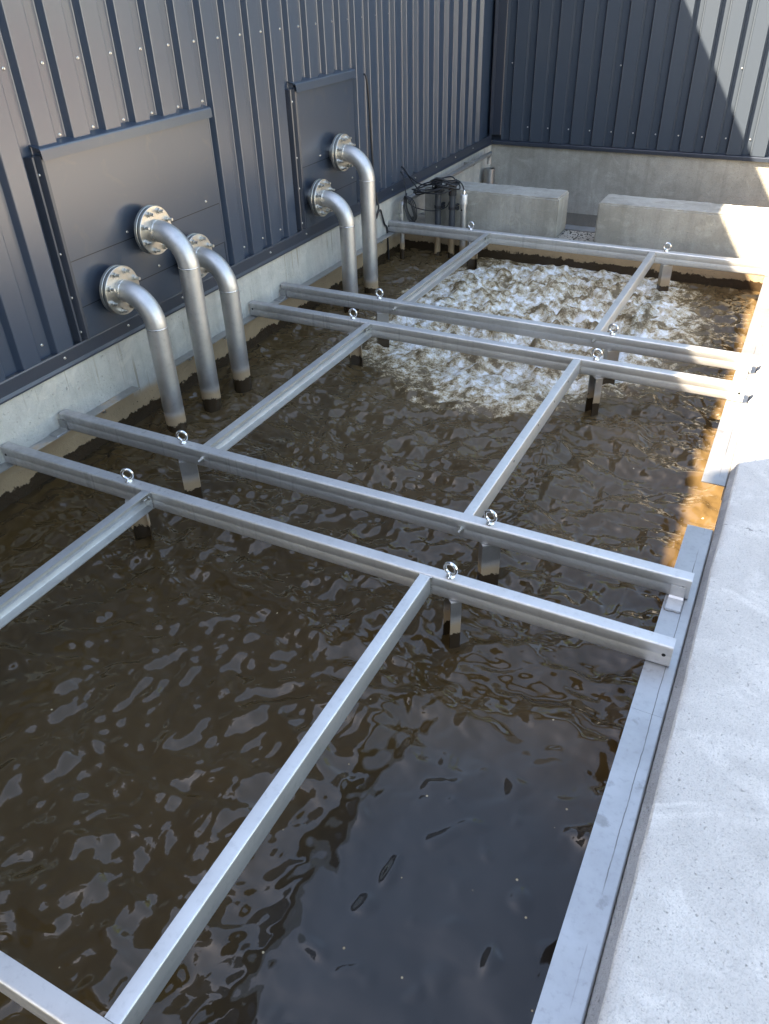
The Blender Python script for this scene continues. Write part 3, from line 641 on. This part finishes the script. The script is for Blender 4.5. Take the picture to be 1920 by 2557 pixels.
def blanking(y0, y1, ztop, seams, label):
    xo = -0.011
    bm = bmesh.new(); zs = [0.3085] + sorted(seams) + [ztop + 0.02]
    for i in range(len(zs) - 1):                         # sheets lap downwards, each upper one a hair proud of the lower
        dx = 0.003 * i
        prism(bm, [(xo - 0.045, zs[i] - (0.012 if i else 0)), (xo + dx, zs[i] - (0.012 if i else 0)), (xo + dx + 0.0002, zs[i + 1] - 0.0005), (xo - 0.045, zs[i + 1] - 0.0005)], 'y', y0, y1)
    p = obj('access_panel', bm, M['panel'], LW); p['label'] = label
    for i, zz in enumerate(sorted(seams)):
        bm = bmesh.new(); box(bm, xo - 0.02, xo + 0.003 * i + 0.0018, y0 + 0.002, y1 - 0.002, zz - 0.0172, zz - 0.0124); obj('seam_shadow_strip', bm, M['rubber'], p)  # black strip stands in for the shadow line at each sheet lap
    bm = bmesh.new()                                     # folded trim on the near side
    prism(bm, [(-0.058, y0 - 0.072), (-0.014, y0 - 0.060), (-0.010, y0 - 0.052), (-0.045, y0 - 0.040), (-0.036, y0 - 0.030), (xo + 0.006, y0 - 0.012), (xo + 0.009, y0 + 0.004), (xo + 0.005, y0 + 0.006), (-0.058, y0 - 0.004)], 'z', 0.309, ztop + 0.012)
    obj('side_trim', bm, M['trim'], p)
    bm = bmesh.new(); prism(bm, [(-0.058, y1 + 0.0005), (xo + 0.003, y1 + 0.0005), (xo + 0.003, y1 + 0.004), (-0.058, y1 + 0.004)], 'z', 0.309, ztop + 0.010); obj('side_trim', bm, M['trim'], p)
    bm = bmesh.new()                                     # drip hood
    prism(bm, [(-0.059, ztop + 0.060), (0.006, ztop + 0.047), (0.012, ztop + 0.043), (0.014, ztop + 0.037), (0.019, ztop - 0.010), (0.0165, ztop - 0.010), (0.011, ztop + 0.036), (-0.059, ztop + 0.055)], 'y', y0 - 0.020, y1 + 0.026)
    obj('drip_hood', bm, M['panel'], p)
    return p
p1 = blanking(*P1, [0.505, 0.762], 'larger access panel, nearest the camera, pierced by three pipes')
p2 = blanking(*P2, [0.505, 0.776], 'smaller access panel, pierced by two pipes')
for z in (0.36, 0.56, 0.80, 1.20): screw(p1, (-0.022, 0.714, z), (0.45, -0.85, 0.0))
for z in (0.36, 0.62, 0.84, 1.22): screw(p2, (-0.022, 3.114, z), (0.45, -0.85, 0.0))
for k in range(6): screw(p1, (XV, 0.944 + k * PITCH, 1.350), (1, 0, 0))
for (y, z) in ((1.215, 0.79), (1.96, 0.79), (1.42, 0.53), (1.60, 0.52)): screw(p1, (-0.004, y, z), (1, 0, 0), key='a')
for (y, z) in ((3.43, 0.80), (3.93, 0.535)): screw(p2, (-0.004, y, z), (1, 0, 0))
bm = bmesh.new(); bmesh.ops.create_cone(bm, cap_ends=True, segments=16, radius1=0.014, radius2=0.009, depth=0.012, matrix=Matrix.Translation((-0.052, 4.197 + 0.05, 1.273)) @ Matrix.Rotation(R(90), 4, 'Y')); obj('cable_grommet', bm, M['rubber'], LW)

# ------------------------------------------------------------------ back cladding wall
BWL = empty('cladding_wall', (2.0, 7.5, 0.2)); tag(BWL, 'dark ribbed metal cladding wall at the far end, its right part in sunlight', 'wall')
prof = []; add_ribs(prof, 0.941 - 4 * 0.2435, 24, 0.2435, 0.131, 0.020, 7.420, 7.460)
prof = [p for p in prof if 0.09 < p[0] < 5.5]
bm = bmesh.new(); va = [bm.verts.new((x, y, 0.255)) for x, y in prof]; vb = [bm.verts.new((x, y, 3.3)) for x, y in prof]
for i in range(len(prof) - 1): bm.faces.new((va[i], va[i + 1], vb[i + 1], vb[i]))
M['clad_b'] = cladding_mat('dark_coated_steel', (0.046, 0.058, 0.074), 0.40, 0.12)
obj('cladding', bm, M['clad_b'], BWL)
bm = bmesh.new(); box(bm, -0.07, 5.5, 7.475, 7.79, 0.24, 3.29); obj('building_body', bm, M['trim'], BWL)
bm = bmesh.new(); prism(bm, [(7.470, 0.256), (7.402, 0.247), (7.398, 0.243), (7.398, 0.207), (7.402, 0.207), (7.403, 0.240), (7.470, 0.250)], 'x', -0.002, 5.5); obj('base_flashing', bm, M['trim'], BWL)
bm = bmesh.new(); prism(bm, [(-0.019, 7.452), (0.085, 7.452), (0.092, 7.418), (0.088, 7.414), (-0.012, 7.413), (-0.016, 7.33), (-0.019, 7.33)], 'z', 0.31, 3.3); obj('corner_trim', bm, M['trim'], BWL)
for k in range(-2, 12): screw(BWL, (0.893 + 0.2439 * k, 7.460, 0.404), (0, -1, 0))
for k in range(0, 3): screw(BWL, (1.39 - 1.22 + 1.222 * k, 7.460, 1.055), (0, -1, 0))

# ------------------------------------------------------------------ bent pipes
PR, PX, ER = 0.0625, 0.300, 0.190
NUT = {}
def bent_pipe(y, zc, label):
    t = empty('bent_pipe', (PX, y, -1.2)); tag(t, label, 'pipe', 'bent stainless pipes dropping into the tank')
    mxx = lambda x: Matrix.Translation((x, y, zc)) @ Matrix.Rotation(R(90), 4, 'Y')
    bm = bmesh.new(); lathe(bm, [(0.055, -0.075), (PR + 0.004, -0.075), (PR + 0.004, 0.0), (0.055, 0.0)], mxx(0.052), 32); obj('wall_sleeve', bm, M['flange'], t, smooth=40)
    fl = None
    for (x0, nm) in ((0.052, 'backing_flange'), (0.0795, 'flange')):
        bm = bmesh.new(); th = 0.021; ro = 0.138
        lathe(bm, [(PR - 0.004, 0), (ro - 0.002, 0), (ro, 0.002), (ro, th - 0.002), (ro - 0.002, th), (PR - 0.004, th)], mxx(x0), 56)
        fl = obj(nm, bm, M['flange'], t, smooth=40)
    bm = bmesh.new(); lathe(bm, [(PR, 0), (0.134, 0), (0.134, 0.006), (PR, 0.006)], mxx(0.0732), 48); obj('gasket', bm, M['gasket'], t, smooth=40)
    for k in range(8):
        a = R(22.5 + 45 * k); p = Vector((0.1008, y + 0.112 * math.cos(a), zc + 0.112 * math.sin(a)))
        if 'b' not in NUT:
            bm = bmesh.new(); hexbolt(bm, Vector(), (1, 0, 0), 0.0145, 0.015, 0.026, 0.0095)
            o = obj('flange_bolt', bm, M['bolt'], fl, origin=(0, 0, 0)); NUT['b'] = o; o.location = p - WLOC[fl]; WLOC[o] = p
        else: copy_to(NUT['b'], p, fl, (random.uniform(0, 1), 0, 0))
    xs_ = 0.1005; xb = PX - ER
    bm = bmesh.new(); path = [(xs_, y, zc)] + [(PX - ER + ER * math.sin(a), y, zc - ER + ER * math.cos(a)) for a in [R(90) * i / 18 for i in range(19)]]
    tube(bm, path, PR, 36, caps=False); obj('elbow', bm, M['pipe'], t, smooth=True)
    zr = zc - ER
    bm = bmesh.new(); tube(bm, [(PX, y, zr - 0.001), (PX, y, -0.2), (PX, y, -0.3), (PX, y, -1.2)], PR, 36, caps=False); obj('down_pipe', bm, M['pipe'], t, smooth=True)
    bm = bmesh.new(); lathe(bm, [(PR - 0.001, -0.004), (PR + 0.0016, -0.003), (PR + 0.0022, 0), (PR + 0.0016, 0.003), (PR - 0.001, 0.004)], Matrix.Translation((PX, y, zr)), 36); obj('weld_bead', bm, M['weld'], t, smooth=True)
    bm = bmesh.new(); lathe(bm, [(PR - 0.001, -0.004), (PR + 0.0016, -0.003), (PR + 0.0022, 0), (PR + 0.0016, 0.003), (PR - 0.001, 0.004)], mxx(0.118), 36); obj('weld_bead', bm, M['weld'], t, smooth=True)
bent_pipe(0.985, 0.530, 'lowest and nearest bent steel pipe, its flange at the left of the larger panel')
bent_pipe(1.347, 0.774, 'tall bent steel pipe in the middle of the near trio, on the larger panel')
bent_pipe(1.690, 0.522, 'right bent pipe of the near trio, its flange half hidden by the tall pipe')
bent_pipe(3.272, 0.525, 'lower bent steel pipe of the far pair on the smaller panel')
bent_pipe(3.638, 0.790, 'taller bent steel pipe of the far pair, at the right edge of the smaller panel')

# ------------------------------------------------------------------ small drain pipe, cup, level sensors and cables in the far corner
DX = 0.085
t = empty('drain_pipe', (DX, 4.72, -1.0)); tag(t, 'thin steel pipe along the left wall to the far corner, both ends bent down', 'pipe')
bm = bmesh.new(); tube(bm, smooth_path([(DX, 4.715, -1.0), (DX, 4.715, -0.4), (DX, 4.715, 0.09), (DX, 4.722, 0.125), (DX, 4.75, 0.152), (DX, 4.80, 0.157), (DX, 5.6, 0.158), (DX, 7.00, 0.160), (DX, 7.055, 0.154), (DX, 7.08, 0.125), (DX, 7.083, 0.05)], 8), 0.0235, 20); obj('tube_run', bm, M['pipe'], t, smooth=60)
for yy in (5.45, 6.55):
    c = bmesh.new(); lathe(c, [(0.0236, -0.012), (0.029, -0.012), (0.029, 0.012), (0.0236, 0.012)], Matrix.Translation((DX, yy, 0.1585)) @ Matrix.Rotation(R(90), 4, 'X'), 20)
    box(c, -0.018, DX - 0.02, yy - 0.008, yy + 0.008, 0.150, 0.166); box(c, DX - 0.006, DX + 0.006, yy - 0.008, yy + 0.008, 0.185, 0.21); obj('pipe_clamp', c, M['bolt'], t)
c = bmesh.new(); lathe(c, [(0.0236, -0.012), (0.030, -0.012), (0.030, 0.012), (0.0236, 0.012)], Matrix.Translation((DX, 4.715, 0.045)), 20); box(c, DX - 0.045, DX - 0.026, 4.705, 4.725, 0.035, 0.055); hexbolt(c, Vector((DX, 4.69, 0.045)), (0, -1, 0), 0.009, 0.01, 0.01); obj('pipe_clamp', c, M['bolt'], t)
bm = bmesh.new(); lathe(bm, [(0.0005, -0.60), (0.066, -0.60), (0.066, -0.004), (0.060, -0.004), (0.060, -0.59), (0.0005, -0.59)], Matrix.Translation((0.082, 7.12, 0)), 32)
tag(obj('drain_cup', bm, steel('dull_cup_steel', (0.42, 0.41, 0.39), 0.4), smooth=40), 'upright open steel cup under the thin pipe end in the far corner', 'cup')
def sensor_tube(x, y, ztop, label):
    t = empty('sensor_tube', (x, y, -1.0)); tag(t, label, 'tube', 'dark sensor tubes in the far corner')
    bm = bmesh.new(); tube(bm, [(x, y, -1.0), (x, y, -0.3), (x, y, -0.1), (x, y, 0.24)], 0.030, 24); obj('tube_body', bm, M['pvc_stain'], t, smooth=60)
    bm = bmesh.new(); lathe(bm, [(0.0305, 0.235), (0.0375, 0.235), (0.0375, ztop - 0.004), (0.034, ztop), (0.0005, ztop), (0.0005, 0.242), (0.0305, 0.242)], Matrix.Translation((x, y, 0)), 24); obj('sleeve', bm, M['cap'], t, smooth=40)
    c = bmesh.new(); lathe(c, [(0.0304, 0.108), (0.036, 0.108), (0.036, 0.132), (0.0304, 0.132)], Matrix.Translation((x, y, 0)), 24)
    box(c, x + 0.028, x + 0.062, y - 0.012, y + 0.012, 0.112, 0.128); box(c, x + 0.05, x + 0.06, y - 0.014, y + 0.03, 0.105, 0.137); box(c, x - 0.012, x + 0.012, y + 0.03, 4.999, 0.113, 0.127); obj('pipe_clip', c, M['cap'], t)
sensor_tube(0.402, 4.85, 0.340, 'left one of two dark grey plastic sensor tubes, black coil round its top')
sensor_tube(0.548, 4.85, 0.348, 'right one of two dark grey plastic sensor tubes, next to the steel probe')
t = empty('steel_probe', (0.664, 4.85, -1.0)); tag(t, 'slim stainless probe with a collar and cable gland beside the dark tubes', 'probe')
bm = bmesh.new(); tube(bm, [(0.664, 4.85, -1.0), (0.664, 4.85, -0.3), (0.664, 4.85, 0.19)], 0.028, 24); obj('probe_body', bm, M['pipe'], t, smooth=60)
bm = bmesh.new(); lathe(bm, [(0.0285, 0.165), (0.0345, 0.165), (0.0345, 0.246), (0.031, 0.252), (0.0005, 0.252), (0.0005, 0.192), (0.0285, 0.192)], Matrix.Translation((0.664, 4.85, 0)), 24); obj('collar', bm, M['beam'], t, smooth=40)
bm = bmesh.new(); lathe(bm, [(0.0005, 0.2525), (0.013, 0.2525), (0.012, 0.275), (0.007, 0.290), (0.0005, 0.290)], Matrix.Translation((0.664, 4.85, 0)), 12); obj('cable_gland', bm, M['bright'], t, smooth=40)
bm = bmesh.new(); bmesh.ops.create_cone(bm, cap_ends=True, segments=12, radius1=0.008, radius2=0.008, depth=0.004, matrix=Matrix.Translation((0.654, 4.8225, 0.115)) @ Matrix.Rotation(R(90), 4, 'X')); obj('bolt_hole', bm, M['hole'], t)
# coil of cable hung round the sensor tubes
rnd = random.Random(11); t = empty('cable_coil', (0.40, 4.85, 0.24)); tag(t, 'messy coil of black cable hung around the tops of the dark tubes', 'cable')
bm = bmesh.new()
for j in range(9):
    big = j % 3 == 0
    cx, cy, cz = (0.36 + rnd.uniform(-.02, .02), 4.86, 0.30 + rnd.uniform(-.012, .03)) if big else (0.47 + rnd.uniform(-.02, .02), 4.85, 0.325 + rnd.uniform(-.02, .03))
    rx, ry = (rnd.uniform(0.19, 0.225), rnd.uniform(0.13, 0.15)) if big else (rnd.uniform(0.10, 0.13), rnd.uniform(0.085, 0.11)); tx, ty = rnd.uniform(-.2, .25), rnd.uniform(-.12, .12)
    if big: cz += -0.02; tx = rnd.uniform(0.15, 0.3)
    ph = rnd.uniform(0, 6)
    pts = [(cx + rx * math.cos(a), cy + ry * math.sin(a), cz + tx * rx * math.cos(a) + ty * math.sin(a) * 0.3 + 0.012 * math.sin(3 * a + ph)) for a in [2 * math.pi * i / 40 for i in range(40)]]
    tube(bm, pts, 0.0065, 8, closed=True)
obj('coil_loops', bm, M['rubber'], t, smooth=True)
bm = bmesh.new()
tube(bm, smooth_path([(-0.058, 4.945, 0.418), (-0.01, 4.93, 0.425), (0.06, 4.90, 0.37), (0.16, 4.86, 0.285), (0.26, 4.78, 0.255), (0.40, 4.735, 0.262), (0.52, 4.74, 0.30)]), 0.0065, 8)
tube(bm, smooth_path([(-0.058, 4.955, 0.412), (0.0, 4.93, 0.42), (0.09, 4.88, 0.36), (0.22, 4.84, 0.310), (0.33, 4.83, 0.315), (0.42, 4.80, 0.345)]), 0.0065, 8)
tube(bm, smooth_path([(0.56, 4.86, 0.36), (0.61, 4.845, 0.365), (0.645, 4.845, 0.335), (0.662, 4.85, 0.295), (0.664, 4.85, 0.28)]), 0.0065, 8)
tube(bm, smooth_path([(-0.056, 4.93, 0.408), (0.01, 4.90, 0.36), (0.05, 4.87, 0.24), (0.09, 4.82, 0.15), (0.20, 4.80, 0.10), (0.38, 4.80, 0.09), (0.50, 4.81, 0.13), (0.54, 4.80, 0.19)]), 0.005, 8)
obj('loose_cable', bm, M['rubber'], t, smooth=True)
bm = bmesh.new(); bmesh.ops.create_cone(bm, cap_ends=True, segments=14, radius1=0.022, radius2=0.015, depth=0.012, matrix=Matrix.Translation((-0.053, 4.945, 0.415)) @ Matrix.Rotation(R(90), 4, 'Y')); obj('cable_grommet', bm, M['rubber'], t)
t = empty('cable_bundle', (0.12, 4.70, -0.02)); tag(t, 'small tied bundle of black cable hanging in front of the thin pipe bend', 'cable')
bm = bmesh.new()
for j in range(4):
    ox = j * 0.006; c0 = Vector((0.165 + ox, 4.70 + 0.01 * j, 0.105)); ax = Vector((0.30, 0.0, -0.95)).normalized(); bx = Vector((0.9, 0.25, 0.3)).normalized()
    tube(bm, [c0 + ax * (0.125 - 0.006 * j) * math.cos(a) + bx * (0.034 + 0.003 * j) * math.sin(a) + Vector((0, 0.006 * math.sin(2 * a + j), 0)) for a in [2 * math.pi * i / 32 for i in range(32)]], 0.0055, 8, closed=True)
tube(bm, smooth_path([(0.13, 4.71, 0.20), (0.12, 4.75, 0.235), (0.10, 4.78, 0.22), (0.09, 4.78, 0.19)]), 0.0055, 8)
tube(bm, smooth_path([(0.20, 4.71, 0.04), (0.205, 4.75, -0.02), (0.19, 4.80, -0.06), (0.17, 4.90, -0.09)]), 0.0055, 8)
obj('tied_loops', bm, M['rubber'], t, smooth=True)
bm = bmesh.new()
tube(bm, smooth_path([(-0.055, 4.247, 1.273), (-0.012, 4.24, 1.275), (0.0, 4.243, 1.24), (0.002, 4.265, 1.10), (0.0, 4.29, 0.85), (0.0, 4.305, 0.60), (0.002, 4.32, 0.40), (0.02, 4.33, 0.27), (0.035, 4.33, 0.20), (0.03, 4.30, 0.135), (0.01, 4.33, 0.105), (0.0, 4.38, 0.135), (0.0, 4.43, 0.150), (0.0, 4.455, 0.11), (-0.005, 4.52, -0.0), (-0.008, 4.575, -0.05), (-0.006, 4.585, -0.2), (0.0, 4.585, -0.45)]), 0.0085, 8)
tag(obj('wall_cable', bm, M['rubber'], smooth=True), 'single black cable hanging down the left cladding beside the smaller panel', 'cable')

# ------------------------------------------------------------------ planting beyond the yard (only reached by reflections)
def leafy(name, x, y, h, rad, col, label, cat, seed, trunk=True):
    t = empty(name, (x, y, GZ)); tag(t, label, cat, 'planting beyond the yard')
    rnd = random.Random(seed); mt, nt, b = mat(name + '_leaf')
    L(nt, mixc(nt, noise(nt, 3, 3), col, tuple(c * 0.5 for c in col)), b.inputs['Base Color']); b.inputs['Roughness'].default_value = 0.5
    bm = bmesh.new()
    cl = [(Vector((rnd.gauss(0, .42), rnd.gauss(0, .42), rnd.gauss(0, .34))), rnd.uniform(.25, .5)) for _ in range(26)]
    for _ in range(2600):
        c, cr = rnd.choice(cl); d = Vector((rnd.gauss(0, 1), rnd.gauss(0, 1), rnd.gauss(0, 1))).normalized() * cr * rnd.uniform(.5, 1) ** .5
        p = Vector((x, y, GZ + h * 0.62)) + Vector(((c + d).x * rad, (c + d).y * rad, (c + d).z * h * 0.42))
        if p.z < GZ + 0.05: continue
        s = rnd.uniform(0.05, 0.12); q = Matrix.Translation(p) @ Matrix.Rotation(rnd.uniform(0, 6.3), 4, 'Z') @ Matrix.Rotation(rnd.uniform(-1.2, 1.2), 4, 'X')
        vs = [bm.verts.new(q @ Vector(v)) for v in ((-s, 0, 0), (0, -s * .5, 0.01), (s, 0, 0), (0, s * .5, 0.01))]; bm.faces.new(vs)
    obj('crown', bm, mt, t)
    bm = bmesh.new()
    tube(bm, [(x, y, GZ - 0.05), (x + .05, y, GZ + h * .3), (x + .02, y + .06, GZ + h * .6)], [0.11, 0.08, 0.03], 10)
    for k in range(6):
        a = k * 1.05; tube(bm, [(x + .05, y, GZ + h * (.28 + .04 * k)), (x + math.cos(a) * rad * .5, y + math.sin(a) * rad * .5, GZ + h * (.5 + .05 * k))], [0.045, 0.012], 8)
    obj('trunk', bm, simple(name + '_bark', (0.09, 0.065, 0.045), 0.9), t)
leafy('tree', 9.2, 7.6, 5.2, 2.0, (0.16, 0.26, 0.03), 'lime green leafy tree beyond the yard, caught only in reflections', 'tree', 1)
leafy('tree', 12.5, 11.5, 6.5, 2.4, (0.10, 0.20, 0.035), 'darker green tree farther beyond the yard, caught only in reflections', 'tree', 2)
leafy('flowering_shrub', 7.4, 6.2, 1.9, 1.2, (0.50, 0.16, 0.15), 'pinkish red flowering shrub by the yard edge, caught only in reflections', 'shrub', 3)
leafy('shrub', 1.7, 9.9, 7.4, 1.5, (0.28, 0.38, 0.02), 'tall lime green shrub behind the far cladding, caught only in reflections', 'shrub', 4)
